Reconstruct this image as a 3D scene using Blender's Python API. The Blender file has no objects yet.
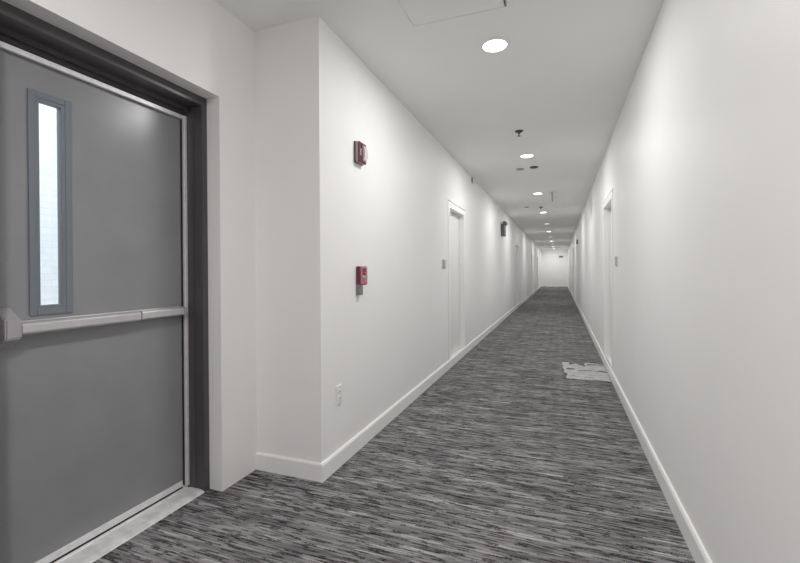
import bpy, bmesh, math, random
from mathutils import Vector, Matrix, noise as mnoise

random.seed(7)
S = bpy.context.scene
COL = S.collection

# ------------------------------------------------------------------ dimensions (metres)
HC = 1.23            # eye height
H = 2.718            # ceiling height
XL, XR = -1.311, 0.543   # corridor walls
XD = -1.772          # alcove wall that holds the grey door
YA = 2.17            # wall that closes the alcove
YB = -2.6            # wall behind
YE = 33.2            # end of corridor

# ------------------------------------------------------------------ materials
def mat(name):
    m = bpy.data.materials.new(name)
    m.use_nodes = True
    nt = m.node_tree
    return m, nt, nt.nodes['Principled BSDF']

def N(nt, kind, **kw):
    n = nt.nodes.new(kind)
    for k, v in kw.items():
        setattr(n, k, v)
    return n

def plain(name, rgb, rough=0.5, metal=0.0, spec=0.5, bump=0.0, bscale=300.0, vary=0.0, vscale=3.0):
    """a paint / plastic / metal with a little procedural unevenness"""
    m, nt, b = mat(name)
    b.inputs['Roughness'].default_value = rough
    b.inputs['Metallic'].default_value = metal
    b.inputs['Specular IOR Level'].default_value = spec
    tc = N(nt, 'ShaderNodeTexCoord')
    nz = N(nt, 'ShaderNodeTexNoise')
    nz.inputs['Scale'].default_value = vscale
    nz.inputs['Detail'].default_value = 4
    nt.links.new(tc.outputs['Object'], nz.inputs['Vector'])
    cr = N(nt, 'ShaderNodeValToRGB')
    lo = [c * (1 - vary) for c in rgb]
    hi = [min(1, c * (1 + vary)) for c in rgb]
    cr.color_ramp.elements[0].color = (*lo, 1)
    cr.color_ramp.elements[1].color = (*hi, 1)
    cr.color_ramp.elements[0].position = .3
    cr.color_ramp.elements[1].position = .7
    nt.links.new(nz.outputs['Fac'], cr.inputs['Fac'])
    nt.links.new(cr.outputs['Color'], b.inputs['Base Color'])
    if bump:
        n2 = N(nt, 'ShaderNodeTexNoise')
        n2.inputs['Scale'].default_value = bscale
        nt.links.new(tc.outputs['Object'], n2.inputs['Vector'])
        bp = N(nt, 'ShaderNodeBump')
        bp.inputs['Strength'].default_value = bump
        bp.inputs['Distance'].default_value = 0.002
        nt.links.new(n2.outputs['Fac'], bp.inputs['Height'])
        nt.links.new(bp.outputs['Normal'], b.inputs['Normal'])
    return m

M = {}
M['wall'] = plain('wall_paint', (0.89, 0.885, 0.88), rough=0.5, spec=0.2, bump=0.04, bscale=180, vary=0.008)
M['ceil'] = plain('ceiling_paint', (0.89, 0.893, 0.875), rough=0.75, spec=0.2, bump=0.03, bscale=220, vary=0.008)
M['trim'] = plain('trim_paint', (0.91, 0.91, 0.905), rough=0.35, vary=0.01)
M['doorwhite'] = plain('white_door_paint', (0.84, 0.84, 0.835), rough=0.4, vary=0.01)
M['frame'] = plain('frame_dark_paint', (0.075, 0.069, 0.072), rough=0.32, vary=0.05, vscale=8)
M['leaf'] = plain('door_grey_paint', (0.262, 0.264, 0.276), rough=0.26, vary=0.05, vscale=4, bump=0.05, bscale=60)
M['lite'] = plain('lite_frame_paint', (0.17, 0.19, 0.215), rough=0.35, vary=0.04)
M['alu'] = plain('brushed_aluminium', (0.82, 0.81, 0.82), rough=0.4, metal=0.3, vary=0.06, vscale=30)
M['panic'] = plain('exit_device_finish', (0.60, 0.59, 0.60), rough=0.36, metal=0.55, vary=0.04, vscale=20)
M['panichead'] = plain('exit_head_paint', (0.40, 0.385, 0.40), rough=0.4, metal=0.2, vary=0.03, vscale=20)
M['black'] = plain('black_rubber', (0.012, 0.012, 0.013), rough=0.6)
M['thresh'] = plain('threshold_metal', (0.76, 0.755, 0.76), rough=0.5, metal=0.15, vary=0.16, vscale=18, bump=.1, bscale=90)
M['red'] = plain('red_plastic', (0.15, 0.017, 0.036), rough=0.35, vary=0.03)
M['redpale'] = plain('pale_red_plastic', (0.50, 0.17, 0.22), rough=0.35, vary=0.03)
M['lens'] = plain('clear_strobe_lens', (0.72, 0.66, 0.67), rough=0.12, vary=0.03)
M['letter'] = plain('white_lettering', (0.85, 0.82, 0.82), rough=0.5)
M['letterdark'] = plain('dark_lettering', (0.10, 0.012, 0.02), rough=0.5)
M['maroon'] = plain('maroon_plastic', (0.085, 0.010, 0.024), rough=0.3, vary=0.03)
M['pinkgrey'] = plain('pinkish_plastic', (0.42, 0.30, 0.32), rough=0.4, vary=0.03)
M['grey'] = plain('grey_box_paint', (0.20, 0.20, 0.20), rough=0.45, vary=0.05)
M['darkgrey'] = plain('dark_grey_plastic', (0.075, 0.075, 0.075), rough=0.45, vary=0.05)
M['boxgrey'] = plain('steel_box_paint', (0.12, 0.12, 0.12), rough=0.45, vary=0.05)
M['plate'] = plain('white_plastic', (0.84, 0.84, 0.83), rough=0.3)
M['sign'] = plain('sign_grey', (0.36, 0.36, 0.36), rough=0.4, vary=0.04)
M['signlight'] = plain('sign_pale', (0.62, 0.62, 0.62), rough=0.4, vary=0.04)

# sheet of pale plastic film
m, nt, b = mat('plastic_film')
b.inputs['Base Color'].default_value = (0.62, 0.62, 0.62, 1)
b.inputs['Roughness'].default_value = 0.3
tc = N(nt, 'ShaderNodeTexCoord'); nz = N(nt, 'ShaderNodeTexNoise')
nz.inputs['Scale'].default_value = 9; nz.inputs['Detail'].default_value = 5
mp = N(nt, 'ShaderNodeMapping'); mp.inputs['Scale'].default_value = (1, 2.2, 1)
nt.links.new(tc.outputs['Object'], mp.inputs['Vector']); nt.links.new(mp.outputs['Vector'], nz.inputs['Vector'])
cr = N(nt, 'ShaderNodeValToRGB')
cr.color_ramp.elements[0].color = (0.30, 0.30, 0.30, 1); cr.color_ramp.elements[0].position = .35
cr.color_ramp.elements[1].color = (0.52, 0.52, 0.52, 1); cr.color_ramp.elements[1].position = .62
nt.links.new(nz.outputs['Fac'], cr.inputs['Fac']); nt.links.new(cr.outputs['Color'], b.inputs['Base Color'])
M['film'] = m

# glass
m, nt, b = mat('door_glass')
out = nt.nodes['Material Output']
nt.nodes.remove(b)
tr = N(nt, 'ShaderNodeBsdfTransparent'); tr.inputs['Color'].default_value = (0.94, 0.96, 0.97, 1)
gl = N(nt, 'ShaderNodeBsdfGlossy'); gl.inputs['Roughness'].default_value = 0.02
fr = N(nt, 'ShaderNodeFresnel'); fr.inputs['IOR'].default_value = 1.35
mx = N(nt, 'ShaderNodeMixShader')
nt.links.new(fr.outputs['Fac'], mx.inputs['Fac']); nt.links.new(tr.outputs['BSDF'], mx.inputs[1]); nt.links.new(gl.outputs['BSDF'], mx.inputs[2])
nt.links.new(mx.outputs['Shader'], out.inputs['Surface'])
M['glass'] = m

# lamp lens, two strengths
def emit(name, strength):
    m, nt, b = mat(name)
    b.inputs['Base Color'].default_value = (0.9, 0.9, 0.9, 1)
    b.inputs['Emission Color'].default_value = (1.0, 1.0, 0.98, 1)
    b.inputs['Emission Strength'].default_value = strength
    return m
M['lamp'] = emit('lamp_lens', 6.0)
M['lampdim'] = emit('lamp_lens_dim', 1.6)

# white painted brick outside the door
m, nt, b = mat('white_brick')
tc = N(nt, 'ShaderNodeTexCoord'); mp = N(nt, 'ShaderNodeMapping')
mp.inputs['Rotation'].default_value = (math.radians(90), 0, math.radians(90))
bk = N(nt, 'ShaderNodeTexBrick')
bk.inputs['Scale'].default_value = 4.5
bk.inputs['Color1'].default_value = (0.80, 0.82, 0.84, 1)
bk.inputs['Color2'].default_value = (0.74, 0.77, 0.79, 1)
bk.inputs['Mortar'].default_value = (0.69, 0.715, 0.735, 1)
bk.inputs['Mortar Size'].default_value = 0.012
sx = N(nt, 'ShaderNodeSeparateXYZ'); cx = N(nt, 'ShaderNodeCombineXYZ')
nt.links.new(tc.outputs['Object'], sx.inputs['Vector'])
nt.links.new(sx.outputs['Y'], cx.inputs['X']); nt.links.new(sx.outputs['Z'], cx.inputs['Y'])
nt.links.new(cx.outputs['Vector'], bk.inputs['Vector'])
nt.links.new(bk.outputs['Color'], b.inputs['Base Color'])
b.inputs['Roughness'].default_value = .8
bp = N(nt, 'ShaderNodeBump'); bp.inputs['Strength'].default_value = .3; bp.inputs['Distance'].default_value = .01
nt.links.new(bk.outputs['Fac'], bp.inputs['Height']); bp.invert = True
nt.links.new(bp.outputs['Normal'], b.inputs['Normal'])
M['brick'] = m
M['concrete'] = plain('concrete', (0.55, 0.55, 0.54), rough=0.8, vary=0.1)

# striated grey carpet: yarn streaks running across the corridor (X)
def carpet():
    m, nt, b = mat('striated_carpet')
    L = nt.links.new
    tc = N(nt, 'ShaderNodeTexCoord')
    def noise(scale, sx, sy, detail=2, off=0.0, rough=.5):
        mp = N(nt, 'ShaderNodeMapping')
        mp.inputs['Scale'].default_value = (sx, sy, 1)
        mp.inputs['Location'].default_value = (off, off * .7, 0)
        L(tc.outputs['Object'], mp.inputs['Vector'])
        nz = N(nt, 'ShaderNodeTexNoise', noise_dimensions='2D')
        nz.inputs['Scale'].default_value = scale
        nz.inputs['Detail'].default_value = detail
        nz.inputs['Roughness'].default_value = rough
        L(mp.outputs['Vector'], nz.inputs['Vector'])
        return nz.outputs['Fac']
    def ramp(src, p0, c0, p1, c1):
        r = N(nt, 'ShaderNodeMapRange'); r.clamp = True
        r.inputs['From Min'].default_value = p0; r.inputs['From Max'].default_value = p1
        r.inputs['To Min'].default_value = c0; r.inputs['To Max'].default_value = c1
        L(src, r.inputs['Value']); return r.outputs['Result']
    def op(o, a, c):
        n = N(nt, 'ShaderNodeMath', operation=o)
        for i, v in enumerate((a, c)):
            if isinstance(v, (int, float)): n.inputs[i].default_value = v
            else: L(v, n.inputs[i])
        return n.outputs[0]
    sp = N(nt, 'ShaderNodeSeparateXYZ'); L(tc.outputs['Object'], sp.inputs['Vector'])
    X, Y = sp.outputs['X'], sp.outputs['Y']
    def rows(pitch, fx, off, step=5.37, detail=1):
        """noise that runs along x and is independent from yarn row to yarn row"""
        row = op('FLOOR', op('DIVIDE', Y, pitch), 0)
        cv = N(nt, 'ShaderNodeCombineXYZ')
        L(op('ADD', op('MULTIPLY', X, fx), off), cv.inputs['X'])
        L(op('MULTIPLY', row, step), cv.inputs['Y'])
        nz = N(nt, 'ShaderNodeTexNoise', noise_dimensions='2D')
        nz.inputs['Scale'].default_value = 1; nz.inputs['Detail'].default_value = detail
        L(cv.outputs['Vector'], nz.inputs['Vector'])
        return nz.outputs['Fac']
    broad = ramp(noise(1, 1.6, 7, 3), .35, .84, .65, 1.12)
    band = ramp(noise(1, 2.6, 26, 2, 3.1), .36, .76, .62, 1.20)
    line = ramp(rows(.0046, 2.2, 1.3), .30, .70, .70, 1.30)
    line2 = ramp(rows(.0092, 3.0, 9.7, 3.91), .32, .78, .68, 1.20)
    tick = ramp(rows(.0092, 105, 4.4, 7.77, 0), .40, .25, .60, 1.0)        # tufts showing through a dash
    gate = ramp(rows(.0092, 9.0, 17.0, 4.63), .54, 0.0, .62, 1.0)          # where the dark dashes run
    gate2 = ramp(rows(.0046, 5.0, 31.0, 6.21), .60, 0.0, .66, .75)
    dk = op('MULTIPLY', gate, op('SUBTRACT', 1.15, op('MULTIPLY', tick, .55)))
    dash = op('SUBTRACT', 1.0, op('MULTIPLY', op('MINIMUM', dk, 1.0), .76))
    dash2 = op('SUBTRACT', 1.0, op('MULTIPLY', gate2, .8))
    pale = ramp(rows(.0046, 2.6, 53.0, 8.13), .60, 1.0, .70, 1.45)         # pale yarn
    grain = ramp(noise(1, 230, 230, 1, 5.0), .3, .74, .7, 1.26)
    v = op('MULTIPLY', broad, band)
    for k in (line, line2, dash, dash2, pale, grain):
        v = op('MULTIPLY', v, k)
    v = op('MULTIPLY', v, 0.245)
    streak = line; tick = grain
    cb = N(nt, 'ShaderNodeCombineColor')
    L(op('MULTIPLY', v, 1.01), cb.inputs[0]); L(op('MULTIPLY', v, .985), cb.inputs[1]); L(op('MULTIPLY', v, 1.0), cb.inputs[2])
    L(cb.outputs[0], b.inputs['Base Color'])
    b.inputs['Roughness'].default_value = .95
    b.inputs['Specular IOR Level'].default_value = .05
    b.inputs['Sheen Weight'].default_value = 0.0
    bp = N(nt, 'ShaderNodeBump'); bp.inputs['Strength'].default_value = .5; bp.inputs['Distance'].default_value = .004
    L(op('MULTIPLY', tick, streak), bp.inputs['Height']); L(bp.outputs['Normal'], b.inputs['Normal'])
    return m
M['carpet'] = carpet()

# ------------------------------------------------------------------ mesh helpers
def bm_new(): return bmesh.new()

def box(bm, x0, x1, y0, y1, z0, z1, bev=0.0, seg=2):
    t = bmesh.new()
    bmesh.ops.create_cube(t, size=1)
    sx, sy, sz = abs(x1 - x0), abs(y1 - y0), abs(z1 - z0)
    for v in t.verts:
        v.co = Vector((v.co.x * sx + (x0 + x1) / 2, v.co.y * sy + (y0 + y1) / 2, v.co.z * sz + (z0 + z1) / 2))
    if bev:
        bmesh.ops.bevel(t, geom=t.edges[:], offset=min(bev, .45 * min(sx, sy, sz)), segments=seg, affect='EDGES', profile=.5)
    merge(bm, t)

def merge(bm, t):
    me = bpy.data.meshes.new('tmp'); t.to_mesh(me); t.free()
    bm.from_mesh(me); bpy.data.meshes.remove(me)

def prism(bm, pts, axis, a0, a1, bev=0.0):
    """extrude a closed 2D outline along axis 'x','y' or 'z' from a0 to a1"""
    t = bmesh.new()
    def P(u, v, a):
        return {'x': (a, u, v), 'y': (u, a, v), 'z': (u, v, a)}[axis]
    A = [t.verts.new(P(u, v, a0)) for u, v in pts]
    B = [t.verts.new(P(u, v, a1)) for u, v in pts]
    t.faces.new(A); t.faces.new(B)
    n = len(pts)
    for i in range(n):
        t.faces.new((A[i], A[(i + 1) % n], B[(i + 1) % n], B[i]))
    bmesh.ops.recalc_face_normals(t, faces=t.faces[:])
    if bev:
        bmesh.ops.bevel(t, geom=t.edges[:], offset=bev, segments=2, affect='EDGES', profile=.5)
    merge(bm, t)

def lathe(bm, prof, cx, cy, n=40, axis='z', cz=0.0):
    """prof: (radius, height) pairs turned round a vertical axis (or x axis) through cx, cy, cz"""
    rings = []
    for r, h in prof:
        ring = []
        for i in range(n):
            a = 2 * math.pi * i / n
            if axis == 'z': p = (cx + r * math.cos(a), cy + r * math.sin(a), cz + h)
            elif axis == 'x': p = (cx + h, cy + r * math.cos(a), cz + r * math.sin(a))
            else: p = (cx + r * math.cos(a), cy + h, cz + r * math.sin(a))
            ring.append(bm.verts.new(p))
        rings.append(ring)
    fs = []
    for A, B in zip(rings, rings[1:]):
        for i in range(n):
            fs.append(bm.faces.new((A[i], A[(i + 1) % n], B[(i + 1) % n], B[i])))
    fs.append(bm.faces.new(rings[0])); fs.append(bm.faces.new(rings[-1]))
    bmesh.ops.recalc_face_normals(bm, faces=fs)
    return fs

def base_of(o):
    v = Vector((0, 0, 0))
    while o is not None:
        v += Vector(o.location); o = o.parent
    return v

def obj(name, bm, m, parent=None, origin=None, smooth=False):
    """link a bmesh given in room coordinates as one mesh object"""
    if parent is not None and origin is None: off = base_of(parent)
    else: off = Vector(origin) if origin is not None else Vector((0, 0, 0))
    for v in bm.verts: v.co -= off
    me = bpy.data.meshes.new(name); bm.to_mesh(me); bm.free()
    me.materials.append(m)
    if smooth:
        for p in me.polygons: p.use_smooth = True
        me.set_sharp_from_angle(angle=math.radians(35))
    o = bpy.data.objects.new(name, me); COL.objects.link(o)
    if parent is not None:
        o.parent = parent
        o.location = off - base_of(parent)
    else:
        o.location = off
    return o

def tag(o, label, cat, group=None, kind=None):
    o['label'] = label; o['category'] = cat
    if group: o['group'] = group
    if kind: o['kind'] = kind
    return o

def thing(name, loc, label, cat, group=None, kind=None):
    o = bpy.data.objects.new(name, None); COL.objects.link(o)
    o.location = loc; o.empty_display_size = .1
    return tag(o, label, cat, group, kind)

def struct(name, bm, m, label, cat):
    return tag(obj(name, bm, m), label, cat, kind='structure')

def dup(root, loc, label):
    r = root.copy(); COL.objects.link(r); r.location = loc; r['label'] = label
    for ch in list(root.children):
        c = ch.copy(); COL.objects.link(c); c.parent = r
        for g in list(ch.children):
            d = g.copy(); COL.objects.link(d); d.parent = c
    return r

def text_mesh(body, size, depth=0.0012, bold=0.0):
    cu = bpy.data.curves.new('txt', 'FONT'); cu.body = body; cu.size = size
    cu.extrude = depth; cu.offset = bold; cu.align_x = 'CENTER'; cu.align_y = 'CENTER'
    o = bpy.data.objects.new('txt', cu); COL.objects.link(o)
    dg = bpy.context.evaluated_depsgraph_get()
    me = bpy.data.meshes.new_from_object(o.evaluated_get(dg))
    COL.objects.unlink(o); bpy.data.objects.remove(o); bpy.data.curves.remove(cu)
    b = bmesh.new(); b.from_mesh(me); bpy.data.meshes.remove(me)
    return b

# ------------------------------------------------------------------ setting
def wall_with_openings(bm, x0, x1, ya, yb, z1, ops):
    y = ya
    for (a, c, zb, zt) in sorted(ops):
        box(bm, x0, x1, y, a, 0, z1)
        if zb > 0: box(bm, x0, x1, a, c, 0, zb)
        if zt < z1: box(bm, x0, x1, a, c, zt, z1)
        y = c
    box(bm, x0, x1, y, yb, 0, z1)

T = .16
LEFT_DOORS = [(5.320, 6.165), (14.05, 14.95), (21.85, 22.75), (27.35, 28.35)]
RIGHT_DOORS = [(5.30, 6.20), (17.7, 18.6), (26.4, 27.3)]
CAS, GAP, ZB, ZT = .10, .014, 0.0, 2.03
def openings(lst):
    return [(a - CAS - GAP, c + CAS + GAP, 0.0, ZT + .075 + GAP) for a, c in lst]

bm = bm_new(); box(bm, XD - .36, XR + T, YB - T, YE + T, -.1, 0)
struct('floor', bm, M['carpet'], 'grey striated carpet running the length of the corridor', 'floor')
bm = bm_new(); box(bm, XD - .36, XR + T, YB - T, YE + T, H, H + .1)
struct('ceiling', bm, M['ceil'], 'plain white painted ceiling over the corridor', 'ceiling')
bm = bm_new(); wall_with_openings(bm, XL - T, XL, YA, YE, H, openings(LEFT_DOORS))
box(bm, XD - .30, XL - T, YA, YA + T, 0, H)
struct('wall_left', bm, M['wall'], 'white corridor wall on the left, turning the corner into the door recess', 'wall')
bm = bm_new(); wall_with_openings(bm, XR, XR + T, YB, YE, H, openings(RIGHT_DOORS))
struct('wall_right', bm, M['wall'], 'long white corridor wall on the right', 'wall')
bm = bm_new(); box(bm, XL - T, XR + T, YE, YE + T, 0, H)
struct('wall_far', bm, M['wall'], 'white wall closing the far end of the corridor', 'wall')
bm = bm_new(); box(bm, XD - .3, XR + T, YB - T, YB, 0, H)
struct('wall_back', bm, M['wall'], 'white wall behind the viewpoint', 'wall')
# wall with the exit door
DY0, DY1, DZ = .862, 1.877, 2.203
bm = bm_new(); wall_with_openings(bm, XD - .30, XD, YB, YA, H, [(DY0, DY1, 0, DZ)])
struct('wall_door', bm, M['wall'], 'white wall around the grey exit door', 'wall')

# baseboards with eased top edge
def baseboard(name, x_wall, s, y0, y1, label):
    bm = bm_new()
    t, h = .016, .105
    pts = [(x_wall, 0), (x_wall + s * t, 0), (x_wall + s * t, h - .012), (x_wall + s * (t - .006), h), (x_wall, h)]
    prism(bm, pts, 'y', y0, y1)
    return struct(name, bm, M['trim'], label, 'baseboard')
baseboard('baseboard_left', XL, 1, YA - .016, YE, 'white baseboard along the left corridor wall')
baseboard('baseboard_right', XR, -1, YB, YE, 'white baseboard along the right corridor wall')
bm = bm_new()
t, h = .014, .105
prism(bm, [(YA, 0), (YA - t, 0), (YA - t, h - .01), (YA - t + .006, h), (YA, h)], 'x', XD, XL)
struct('baseboard_recess', bm, M['trim'], 'short white baseboard on the wall facing the viewer', 'baseboard')
bm = bm_new()
prism(bm, [(YE, 0), (YE - t, 0), (YE - t, h - .01), (YE - t + .006, h), (YE, h)], 'x', XL, XR)
struct('baseboard_far', bm, M['trim'], 'white baseboard under the far end wall', 'baseboard')

# ------------------------------------------------------------------ grey exit door
FX0 = -1.862         # front of the steel frame
LX = -1.995          # room face of the leaf
LY0, LY1 = .918, 1.815
LZ0, LZ1 = .022, 2.104
fr = thing('door_frame', (FX0, (DY0 + DY1) / 2, 0), 'dark grey steel frame around the grey exit door', 'door frame', kind='structure')
def frame_side(yo, yi, sgn):
    """hollow steel jamb profile; yo outer edge, yi rabbet edge; sgn +1 when the opening lies towards +y"""
    bm = bm_new()
    pts = [(FX0, yo), (FX0, yi), (FX0 - .058, yi), (FX0 - .058, yi + sgn * .004), (FX0 - .066, yi + sgn * .004), (FX0 - .066, yi),
           (-1.985, yi), (-1.985, yi + sgn * .003), (-2.062, yi + sgn * .003), (-2.062, yo)]
    prism(bm, pts, 'z', 0.0, DZ)
    return bm
obj('jamb', frame_side(DY1 - .0005, 1.839, -1), M['frame'], fr)
obj('jamb', frame_side(DY0 + .0005, .898, 1), M['frame'], fr)
bm = bm_new()
zi = 2.155
prism(bm, [(FX0 - .0005, DZ - .0005), (FX0 - .0005, zi), (FX0 - .100, zi), (FX0 - .100, zi - .022), (-1.974, zi - .022), (-1.974, zi - .006),
           (-1.984, zi - .006), (-1.984, zi - .040), (LX - .003, zi - .040), (LX - .003, zi - .010), (-2.061, zi - .010), (-2.061, DZ - .0005)], 'y', .898, 1.839)
obj('head', bm, M['frame'], fr)
# black gasket and aluminium weatherstrip against the stop
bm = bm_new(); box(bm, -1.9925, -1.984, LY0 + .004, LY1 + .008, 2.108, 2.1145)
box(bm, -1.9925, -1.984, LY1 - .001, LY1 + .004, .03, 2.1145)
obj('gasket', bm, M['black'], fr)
bm = bm_new(); box(bm, -1.990, -1.972, LY0 - .004, LY1 + .006, 2.083, 2.106, bev=.003)
box(bm, -1.990, -1.968, LY1 + .004, LY1 + .0235, .024, 2.106, bev=.003)
w = obj('weatherstrip', bm, M['alu'], fr); w['label'] = 'bright aluminium weatherstrip'

d1 = thing('door_1', (LX, 1.35, 0), 'grey steel exit door with a narrow glass slot and a push bar', 'door', kind='structure')
GY0, GY1, GZ0, GZ1 = 1.119, 1.201, 1.096, 1.930     # glass of the slot
GO = .012
bm = bm_new()
XB = LX - .045
box(bm, XB, LX, LY0, GY0 - GO, LZ0, LZ1); box(bm, XB, LX, GY1 + GO, LY1, LZ0, LZ1)
box(bm, XB, LX, GY0 - GO, GY1 + GO, LZ0, GZ0 - GO); box(bm, XB, LX, GY0 - GO, GY1 + GO, GZ1 + GO, LZ1)
bmesh.ops.remove_doubles(bm, verts=bm.verts[:], dist=.0001)
obj('door_leaf', bm, M['leaf'], d1)
# vision panel frame: flange + inner bead
vp_bm = bm_new()
fo = .040
def ring(bm, x0, x1, oy0, oy1, oz0, oz1, w, bev):
    box(bm, x0, x1, oy0, oy0 + w, oz0, oz1, bev); box(bm, x0, x1, oy1 - w, oy1, oz0, oz1, bev)
    box(bm, x0, x1, oy0 + w, oy1 - w, oz0, oz0 + w, bev); box(bm, x0, x1, oy0 + w, oy1 - w, oz1 - w, oz1, bev)
ring(vp_bm, LX, LX + .008, GY0 - fo, GY1 + fo, GZ0 - fo, GZ1 + fo, fo - .014, .003)
ring(vp_bm, LX - .020, LX + .005, GY0 - .016, GY1 + .016, GZ0 - .016, GZ1 + .016, .016, .002)
vp = obj('vision_panel_frame', vp_bm, M['lite'], d1); vp['label'] = 'blue-grey steel frame of the narrow glass slot'
bm = bm_new(); box(bm, LX - .030, LX - .024, GY0 - .012, GY1 + .012, GZ0 - .012, GZ1 + .012)
obj('glass_pane', bm, M['glass'], vp)
# bright sweep along the bottom of the leaf
bm = bm_new(); box(bm, LX, LX + .010, LY0 + .01, 1.807, .026, .058, bev=.003)
sw = obj('door_sweep', bm, M['alu'], d1); sw['label'] = 'bright aluminium sweep along the bottom edge'
bm = bm_new(); box(bm, LX + .001, LX + .007, LY0 + .01, 1.807, .004, .026)
obj('sweep_brush', bm, M['black'], sw)
# exit device
BZ = 1.014
ed_bm = bm_new(); box(ed_bm, LX, LX + .020, 1.02, 1.80, BZ - .026, BZ + .026, bev=.003)
ed = obj('exit_device', ed_bm, M['panic'], d1); ed['label'] = 'aluminium push bar exit device'
bm = bm_new(); prism(bm, [(LX + .020, BZ - .024), (LX + .060, BZ - .024), (LX + .066, BZ - .016), (LX + .066, BZ + .014), (LX + .058, BZ + .022), (LX + .020, BZ + .024)], 'y', 1.022, 1.5195, bev=.002)
obj('push_bar', bm, M['panic'], ed)
bm = bm_new(); prism(bm, [(LX + .020, BZ - .022), (LX + .050, BZ - .022), (LX + .056, BZ - .016), (LX + .056, BZ + .014), (LX + .050, BZ + .022), (LX + .020, BZ + .022)], 'y', 1.5315, 1.782, bev=.002)
obj('end_tube', bm, M['panic'], ed)
bm = bm_new(); box(bm, LX + .0195, LX + .052, 1.5215, 1.5295, BZ - .020, BZ + .020)
obj('joint', bm, M['black'], ed)
bm = bm_new(); prism(bm, [(LX + .001, BZ - .027), (LX + .059, BZ - .023), (LX + .059, BZ + .021), (LX + .001, BZ + .027)], 'y', 1.782, 1.803, bev=.002)
obj('end_cap', bm, M['panichead'], ed)
# latch head: wide base tapering to a narrower nose
t = bm_new()
base = [(LX, .928, BZ - .078), (LX, 1.018, BZ - .078), (LX, 1.018, BZ + .084), (LX, .928, BZ + .084)]
mid = [(LX + .020, .928, BZ - .078), (LX + .020, 1.010, BZ - .074), (LX + .020, 1.010, BZ + .080), (LX + .020, .928, BZ + .084)]
nose = [(LX + .070, .968, BZ - .036), (LX + .070, 1.020, BZ - .032), (LX + .070, 1.020, BZ + .034), (LX + .070, .968, BZ + .042)]
R = [[t.verts.new(p) for p in q] for q in (base, mid, nose)]
t.faces.new(R[0]); t.faces.new(R[2])
for A, B in zip(R, R[1:]):
    for i in range(4): t.faces.new((A[i], A[(i + 1) % 4], B[(i + 1) % 4], B[i]))
bmesh.ops.recalc_face_normals(t, faces=t.faces[:])
bmesh.ops.bevel(t, geom=t.edges[:], offset=.004, segments=2, affect='EDGES')
obj('latch_head', t, M['panichead'], ed)

# saddle threshold
bm = bm_new()
prism(bm, [(-1.858, 0), (-1.862, .006), (-1.885, .014), (-1.965, .014), (-1.970, .008), (-1.978, .008), (-1.983, .016), (-2.055, .016), (-2.062, 0)], 'y', .900, 1.836)
tag(obj('door_threshold', bm, M['thresh']), 'worn pale metal threshold under the grey exit door', 'threshold', kind='structure')

# outdoors, seen through the slot
bm = bm_new(); box(bm, -4.3, -4.1, -4, 12, -.2, 2.8)
box(bm, -4.1, -4.06, -4, 12, .84, .90)
struct('wall_exterior', bm, M['brick'], 'white painted brick wall outdoors beyond the slot of the exit door', 'wall')
bm = bm_new(); box(bm, -4.1, XD - .36, -4, 12, -.2, -.02)
struct('ground_exterior', bm, M['concrete'], 'pale concrete ground outside the exit door', 'ground')

# ------------------------------------------------------------------ white corridor doors
def corridor_door(n, xw, s, y0, y1, label):
    """s: direction into the wall along x"""
    r = thing('door_%d' % n, (xw, (y0 + y1) / 2, ZB), label, 'door', kind='structure')
    bm = bm_new()
    f0, f1 = xw - s * .004, xw + s * .125         # frame depth
    zt = ZT + .075
    # casing on the wall plane and returns into the recess
    box(bm, f0, xw + s * .02, y0 - CAS, y0, ZB, zt, .002); box(bm, f0, xw + s * .02, y1, y1 + CAS, ZB, zt, .002)
    box(bm, f0, xw + s * .02, y0, y1, ZT, zt, .002)
    box(bm, xw + s * .018, f1, y0 - .02, y0, ZB, ZT + .02); box(bm, xw + s * .018, f1, y1, y1 + .02, ZB, ZT + .02)
    box(bm, xw + s * .018, f1, y0, y1, ZT, ZT + .02)
    box(bm, xw + s * .03, f1, y0, y1, 0, .075)                                   # sill behind the baseboard
    obj('door_frame', bm, M['trim'], r)
    bm = bm_new()                                                                # grey backing and strip put in the gaps, their colour standing in for shade
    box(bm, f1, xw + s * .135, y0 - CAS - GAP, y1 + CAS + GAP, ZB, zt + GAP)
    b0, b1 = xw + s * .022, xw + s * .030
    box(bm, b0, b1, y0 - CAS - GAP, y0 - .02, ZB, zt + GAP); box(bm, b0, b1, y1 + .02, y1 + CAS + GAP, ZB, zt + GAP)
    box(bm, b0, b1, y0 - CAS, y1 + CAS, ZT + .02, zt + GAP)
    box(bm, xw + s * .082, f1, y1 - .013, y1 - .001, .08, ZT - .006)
    obj('gap_shade', bm, M['grey'], r)
    bm = bm_new()
    box(bm, xw + s * .075, xw + s * .118, y0 + .006, y1 - .012, ZB + .084, ZT - .006, .002)
    obj('door_leaf', bm, M['doorwhite'], r)
    return r
lab_l = ['white recessed door nearest on the left wall, beside a small grey sign',
         'second white door down the left wall, beyond the emergency light',
         'third white door down the left wall, far along the corridor',
         'bright white door at the far end of the left wall']
lab_r = ['white recessed door nearest on the right wall, beside the pale crumpled sheet',
         'second white door down the right wall, under the small dark alarm',
         'white door at the far end of the right wall']
k = 2
for (a, c), l in zip(LEFT_DOORS, lab_l): corridor_door(k, XL, -1, a, c, l); k += 1
for (a, c), l in zip(RIGHT_DOORS, lab_r): corridor_door(k, XR, 1, a, c, l); k += 1

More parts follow.
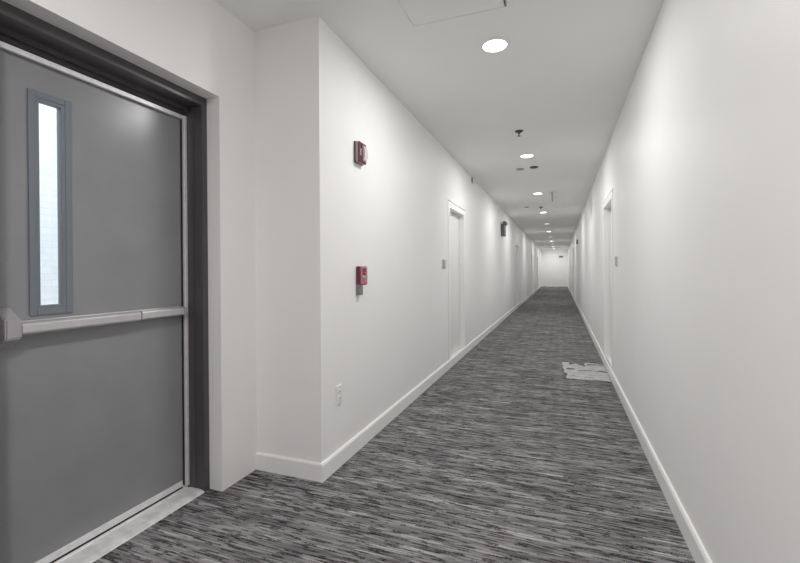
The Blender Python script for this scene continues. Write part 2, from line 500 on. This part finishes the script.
# ------------------------------------------------------------------ recessed lights
LX_ = -.398
LPOW = 15.4
def lamp_data(name, power):
    d = bpy.data.lights.new(name, 'AREA'); d.shape = 'DISK'; d.size = .15; d.energy = power; d.color = (1.0, .995, .985)
    return d
lamp_on, lamp_low = lamp_data('downlight_glow', LPOW), lamp_data('downlight_low_glow', LPOW * .28)
lamp_rear, lamp_end = lamp_data('downlight_rear_glow', LPOW * 2.1), lamp_data('downlight_end_glow', LPOW * 1.0)
lamp_rear.color = (1.0, .975, .97)
def make_downlight(y, dim, label):
    r = thing('recessed_downlight', (LX_, y, H), label, 'ceiling light', 'recessed lights along the corridor ceiling')
    bm = bm_new()
    lathe(bm, [(.078, 0), (.098, 0), (.098, -.003), (.092, -.008), (.078, -.008)], LX_, y, 48, cz=H)
    # open ring: drop the two cap faces
    caps = [f for f in bm.faces if len(f.verts) > 8]
    bmesh.ops.delete(bm, geom=caps, context='FACES_ONLY')
    obj('trim_ring', bm, M['plate'], r, smooth=True)
    bm = bm_new()
    lathe(bm, [(.078, -.001), (.078, -.007), (.055, -.010), (.02, -.0115), (.001, -.0118)], LX_, y, 48, cz=H)
    obj('lens', bm, M['lampdim'] if dim else M['lamp'], r, smooth=True)
    lo = bpy.data.objects.new('bulb', lamp_low if dim else lamp_on)
    COL.objects.link(lo); lo.parent = r; lo.location = (0, 0, -.014)
    return r
ords = ['nearest', 'second', 'third', 'fourth', 'fifth', 'sixth', 'seventh', 'eighth', 'ninth', 'tenth', 'eleventh']
proto = {}
for i in range(-1, 11):
    y = 2.869 + 2.915 * i
    dim = i in (4, 6, 8)
    if i < 0: lab = 'round recessed ceiling light behind the viewpoint, by the access panel'
    elif i == 0: lab = 'round recessed ceiling light nearest the viewer, just beyond the access panel'
    elif i == 10: lab = 'round recessed ceiling light farthest away, just before the end wall'
    else: lab = '%s%s round recessed ceiling light counting from the access panel' % ('dimmer ' if dim else '', ords[i])
    if dim not in proto: proto[dim] = make_downlight(y, dim, lab)
    else:
        d = dup(proto[dim], (LX_, y, H), lab)
    for o in list(COL.objects):
        if o.type == 'LIGHT' and o.parent is not None and abs(o.parent.location.y - y) < .01:
            o.data = lamp_rear if i == -1 else lamp_end if i >= 9 else lamp_low if dim else lamp_on

# ------------------------------------------------------------------ ceiling fittings
# access panel: flush panel inside a thin frame
ax0, ax1, ay0, ay1 = -.850, -.252, 1.88, 2.490
ap = thing('access_panel', ((ax0 + ax1) / 2, (ay0 + ay1) / 2, H), 'square white access panel flush in the ceiling, upper middle of the picture', 'access panel')
bm = bm_new(); g = .022
for (a, c, e, f) in ((ax0, ax0 + g, ay0, ay1), (ax1 - g, ax1, ay0, ay1), (ax0 + g, ax1 - g, ay0, ay0 + g), (ax0 + g, ax1 - g, ay1 - g, ay1)):
    box(bm, a, c, e, f, H - .006, H, .001)
obj('panel_frame', bm, M['ceil'], ap)
bm = bm_new(); box(bm, ax0 + g + .006, ax1 - g - .006, ay0 + g + .006, ay1 - g - .006, H - .0055, H, .001)
obj('panel_door', bm, M['ceil'], ap)
bm = bm_new(); box(bm, -.286, -.279, 2.34, 2.455, H - .012, H - .003, .002)
obj('hinge', bm, M['darkgrey'], ap)

# sprinklers
def sprinkler(x, y, label):
    r = thing('ceiling_sprinkler', (x, y, H), label, 'sprinkler', 'ceiling sprinklers')
    bm = bm_new(); lathe(bm, [(.043, 0), (.043, -.004), (.030, -.016), (.016, -.018)], x, y, 32, cz=H)
    obj('escutcheon', bm, M['darkgrey'], r, smooth=True)
    bm = bm_new(); lathe(bm, [(.012, -.016), (.012, -.030), (.007, -.032), (.006, -.052), (.018, -.054), (.018, -.057)], x, y, 24, cz=H)
    obj('sprinkler_head', bm, M['grey'], r, smooth=True)
    return r
sp = sprinkler(-.406, 4.73, 'dark pendent sprinkler between the nearest and second ceiling lights')
dup(sp, (-.416, 10.62, H), 'dark pendent sprinkler just before the fourth ceiling light')
# flat round covers
def cover(name, x, y, rad, m, label, cat):
    bm = bm_new(); lathe(bm, [(rad, 0), (rad, -.006), (rad * .9, -.012), (rad * .3, -.014), (.001, -.014)], x, y, 36, cz=H)
    o = obj(name, bm, m, origin=(x, y, H), smooth=True)
    return tag(o, label, cat)
cover('smoke_detector', -.347, 6.46, .058, M['darkgrey'], 'dark flat round detector base right of the pale one past the second light', 'detector')
cover('ceiling_cover_plate', -.547, 6.51, .058, M['sign'], 'pale grey flat round cover left of the dark one past the second light', 'cover plate')
cover('ceiling_speaker_cover', -.736, 10.49, .050, M['grey'], 'small grey round ceiling cover left of the sprinkler before the fourth light', 'cover plate')
# small hanging box beside third light
hb = thing('hanging_sign', (-.105, 8.72, H), 'small white sign box hanging edge-on from the ceiling right of third light', 'sign')
bm = bm_new(); box(bm, -.130, -.075, 8.60, 8.86, H - .148, H - .018, .004); obj('sign_box', bm, M['plate'], hb)
bm = bm_new(); box(bm, -.144, -.1295, 8.596, 8.864, H - .150, H - .016, .003); obj('sign_face', bm, M['darkgrey'], hb)
bm = bm_new(); box(bm, -.125, -.085, 8.69, 8.77, H - .02, H, .003); obj('canopy', bm, M['plate'], hb)
# slot grille in far ceiling
bm = bm_new()
for i in range(6): box(bm, -.92, .07, 29.6 + i * .07, 29.64 + i * .07, H - .012, H)
tag(obj('ceiling_grille', bm, M['sign'], origin=(-.43, 29.8, H)), 'grey slatted air grille across the far ceiling near the end wall', 'grille')

# ------------------------------------------------------------------ fire alarm devices
def horn_strobe(xw, s, y, z, label):
    """s: direction out of the wall along x"""
    r = thing('wall_mounted_strobe', (xw, y, z), label, 'fire alarm', 'red fire alarm strobes')
    bm = bm_new(); box(bm, xw, xw + s * .014, y - .060, y + .060, z - .072, z + .072, .004); obj('back_plate', bm, M['darkgrey'], r)
    bm = bm_new(); box(bm, xw + s * .012, xw + s * .029, y - .058, y + .058, z - .070, z + .070, .004)
    o = obj('housing', bm, M['pinkgrey'], r); o['label'] = 'pale pinkish side of the housing'
    bm = bm_new(); box(bm, xw + s * .028, xw + s * .041, y - .057, y + .057, z - .069, z + .069, .005); obj('front_cover', bm, M['maroon'], r)
    bm = bm_new()
    prism(bm, [(xw + s * .034, z - .056), (xw + s * .050, z - .048), (xw + s * .060, z - .020), (xw + s * .060, z + .020), (xw + s * .048, z + .048), (xw + s * .034, z + .056)],
          'y', y - .004, y + .044, bev=.003)
    obj('strobe_lens', bm, M['lens'], r)
    t = text_mesh('FIRE', .026, .0008)
    # upright lettering running up the housing
    for v in t.verts:
        a, bb, cc = v.co
        v.co = Vector((xw + s * (.0413 + cc), y - .034 + (-bb if s > 0 else bb) * 1.0, z + a))
    obj('lettering', t, M['letter'], r)
    return r
horn_strobe(XL, 1, 2.672, 2.043, 'red fire alarm strobe with clear lens, high on the left wall above the pull station')
horn_strobe(XR, -1, 14.8, 2.12, 'small dark red alarm strobe high on the right wall, far down the corridor')

y, z = 2.690, 1.196
ps = thing('wall_mounted_pull_station', (XL, y, 1.06), 'red fire alarm pull station on a grey box on the left wall', 'fire alarm')
bm = bm_new(); box(bm, XL, XL + .030, y - .055, y - .005, 1.064, 1.15, .004)
o = obj('back_box', bm, M['grey'], ps); o['label'] = 'grey metal back box below'
bm = bm_new(); box(bm, XL, XL + .033, y - .056, y + .056, 1.132, 1.262, .005); obj('housing', bm, M['red'], ps)
bm = bm_new(); box(bm, XL + .031, XL + .038, y - .050, y + .050, 1.138, 1.256, .003); o = obj('face_plate', bm, M['redpale'], ps)
bm = bm_new(); box(bm, XL + .037, XL + .045, y - .040, y + .040, 1.178, 1.196, .003)
box(bm, XL + .037, XL + .044, y - .010, y + .010, 1.150, 1.180, .003); obj('pull_handle', bm, M['pinkgrey'], ps)
for txt, zz, sz in (('FIRE', 1.234, .036), ('PULL', 1.209, .026)):
    t = text_mesh(txt, sz, .0008, .0004)
    for v in t.verts:
        a, bb, cc = v.co
        v.co = Vector((XL + .0385 + cc, y + a, zz + bb))
    obj('lettering', t, M['letterdark'], ps)

# ------------------------------------------------------------------ wall fittings
yo, zo = 2.380, .450
ou = thing('wall_outlet', (XL, yo, zo), 'white duplex outlet low on the left wall near the corner', 'outlet')
bm = bm_new(); box(bm, XL, XL + .007, yo - .037, yo + .037, zo - .060, zo + .060, .003); obj('cover_plate', bm, M['plate'], ou)
for dz in (-.021, .021):
    bm = bm_new(); box(bm, XL + .006, XL + .010, yo - .017, yo + .017, zo + dz - .014, zo + dz + .014, .003)
    rc = obj('receptacle', bm, M['plate'], ou)
    bm = bm_new()
    for dy in (-.006, .006): box(bm, XL + .0098, XL + .0104, yo + dy - .001, yo + dy + .001, zo + dz - .004, zo + dz + .005)
    obj('slot', bm, M['darkgrey'], rc)

def room_sign(xw, s, ya, yb, zc, label):
    r = thing('room_sign', (xw, (ya + yb) / 2, zc), label, 'sign', 'door signs')
    bm = bm_new(); box(bm, xw, xw + s * .010, ya, yb, zc - .05, zc + .05, .002); obj('sign_panel', bm, M['signlight'], r)
    bm = bm_new(); box(bm, xw + s * .009, xw + s * .014, ya, ya + (yb - ya) * .45, zc - .05, zc + .05, .002); obj('insert', bm, M['sign'], r)
    return r
room_sign(XL, 1, 4.92, 5.10, 1.31, 'small grey door sign left of the nearest left-hand door')
room_sign(XR, -1, 4.80, 4.94, 1.315, 'small grey door sign right of the nearest right-hand door')

# emergency lighting unit on left wall
ye, ze = 10.50, 2.22
em = thing('wall_mounted_emergency_light', (XL, ye, ze), 'dark grey emergency light box with two lamp heads high on the left wall', 'emergency light')
bm = bm_new(); box(bm, XL, XL + .08, ye - .16, ye + .16, ze - .17, ze + .10, .008); obj('battery_box', bm, M['boxgrey'], em)
for dy in (-.09, .09):
    bm = bm_new()
    lathe(bm, [(.026, -.04), (.044, -.02), (.050, .03), (.044, .034), (.001, .034)], XL + .075, ye + dy, 28, axis='y', cz=ze + .135)
    lathe(bm, [(.012, 0), (.012, .07)], XL + .055, ye + dy, 16, cz=ze + .09)
    obj('lamp_head', bm, M['grey'], em, smooth=True)
# small sensor at the ceiling line of the left wall
ys, zs = 6.80, 2.662
se = thing('wall_sensor', (XL, ys, zs), 'tiny white sensor with a dark side at the top of the left wall', 'sensor')
bm = bm_new(); box(bm, XL, XL + .05, ys - .035, ys + .035, zs - .045, zs + .035, .006); obj('housing', bm, M['plate'], se)
bm = bm_new(); box(bm, XL, XL + .016, ys - .045, ys - .036, zs - .04, zs + .04, .002); obj('bracket', bm, M['darkgrey'], se)
# sign at the far end
fe = thing('end_wall_sign', (.07, YE, 2.19), 'small dark sign near the top of the far end wall', 'sign')
bm = bm_new(); box(bm, -.065, .21, YE - .04, YE, 2.12, 2.25, .006); obj('sign_box', bm, M['sign'], fe)
bm = bm_new(); box(bm, -.055, .20, YE - .044, YE - .038, 2.13, 2.24, .002); obj('sign_face', bm, M['grey'], fe)

# ------------------------------------------------------------------ crumpled plastic sheet on the carpet
bm = bm_new()
nx, ny = 60, 64
sx0, sx1, sy0, sy1 = .015, .521, 5.16, 6.14
gridv = {}
for i in range(nx + 1):
    for j in range(ny + 1):
        u, v = i / nx, j / ny
        xx = sx0 + (sx1 - sx0) * u; yy = sy0 + (sy1 - sy0) * v
        hgt = .004 + .016 * abs(mnoise.noise(Vector((xx * 5, yy * 9, 1.7)))) + .008 * abs(mnoise.noise(Vector((xx * 17, yy * 23, 4.1))))
        xx += .02 * mnoise.noise(Vector((yy * 7, 3.3, xx))) * (1 - u)
        yy += .02 * mnoise.noise(Vector((xx * 6, 8.1, yy)))
        gridv[i, j] = bm.verts.new((xx, yy, hgt))
def keep(u, v):
    e = .05 * mnoise.noise(Vector((v * 5, 2.2, .4))) + .02 * mnoise.noise(Vector((v * 19, 5.2, .4)))
    if u < .06 + e - .05 * (v > .70) + .05 * (v < .3): return False
    slit = .50 + .02 * mnoise.noise(Vector((u * 6, 0, 9))) - .06 * (u - .5)
    if .12 < u and abs(v - slit) < .035 * (.5 + .7 * abs(mnoise.noise(Vector((u * 4, 1, 2))))) + (.015 if u < .3 else 0) and not (.28 < u < .38): return False
    n1 = .83 - .9 * abs(u - .34)
    if v > n1 + .05 and .2 < u < .55 and v > .72: return False
    if v > .80 and abs(v - .82 - .08 * (u - .6)) < .018 and u > .62 and u < .98: return False
    if v > .93 + .05 * mnoise.noise(Vector((u * 7, 4, 2))): return False
    return True
for i in range(nx):
    for j in range(ny):
        if keep((i + .5) / nx, (j + .5) / ny):
            bm.faces.new((gridv[i, j], gridv[i + 1, j], gridv[i + 1, j + 1], gridv[i, j + 1]))
bmesh.ops.delete(bm, geom=[v for v in bm.verts if not v.link_faces], context='VERTS')
# keep the sheet in one piece
seen, comps = set(), []
for f in bm.faces:
    if f in seen: continue
    st, comp = [f], []
    seen.add(f)
    while st:
        q = st.pop(); comp.append(q)
        for e in q.edges:
            for g2 in e.link_faces:
                if g2 not in seen: seen.add(g2); st.append(g2)
    comps.append(comp)
comps.sort(key=len, reverse=True)
for c in comps[1:]: bmesh.ops.delete(bm, geom=c, context='FACES')
minz = min(v.co.z for v in bm.verts)
for v in bm.verts: v.co.z -= minz - .0008
sheet = obj('plastic_sheet', bm, M['film'], origin=(.3, 5.65, 0), smooth=False)
for p in sheet.data.polygons: p.use_smooth = True
sm = sheet.modifiers.new('thickness', 'SOLIDIFY'); sm.thickness = .0012; sm.offset = 1
tag(sheet, 'pale crumpled torn sheet lying on the carpet against the right wall', 'sheet')

# ------------------------------------------------------------------ world, camera, colour
w = bpy.data.worlds.new('sky'); S.world = w; w.use_nodes = True
bg = w.node_tree.nodes['Background']
bg.inputs['Color'].default_value = (0.93, 0.965, 1.0, 1); bg.inputs['Strength'].default_value = 2.7

cam = bpy.data.cameras.new('camera'); co = bpy.data.objects.new('camera', cam); COL.objects.link(co)
F = 426.725
cam.sensor_width = 36; cam.sensor_fit = 'HORIZONTAL'
cam.lens = F / 800 * 36
cam.clip_start = .05; cam.clip_end = 200
YAW, PITCH, ROLL = .3587, -.0057, .0053
right0 = Vector((math.cos(YAW), math.sin(YAW), 0)); fwd0 = Vector((-math.sin(YAW), math.cos(YAW), 0)); up0 = Vector((0, 0, 1))
fwd = fwd0 * math.cos(PITCH) + up0 * math.sin(PITCH); up1 = up0 * math.cos(PITCH) - fwd0 * math.sin(PITCH)
rt = right0 * math.cos(ROLL) - up1 * math.sin(ROLL); up = right0 * math.sin(ROLL) + up1 * math.cos(ROLL)
co.rotation_euler = Matrix((rt, up, -fwd)).transposed().to_euler()
co.location = (0, 0, HC)
cam.shift_y = -(281.5 - 273.136) / 800     # a little of the frame's lower edge was kept
S.camera = co

vs = S.view_settings
S.display_settings.display_device = 'sRGB'
vs.view_transform = 'Standard'; vs.look = 'None'; vs.exposure = 0.0; vs.gamma = 1.0; vs.use_curve_mapping = False
S.cycles.max_bounces = 14; S.cycles.diffuse_bounces = 10
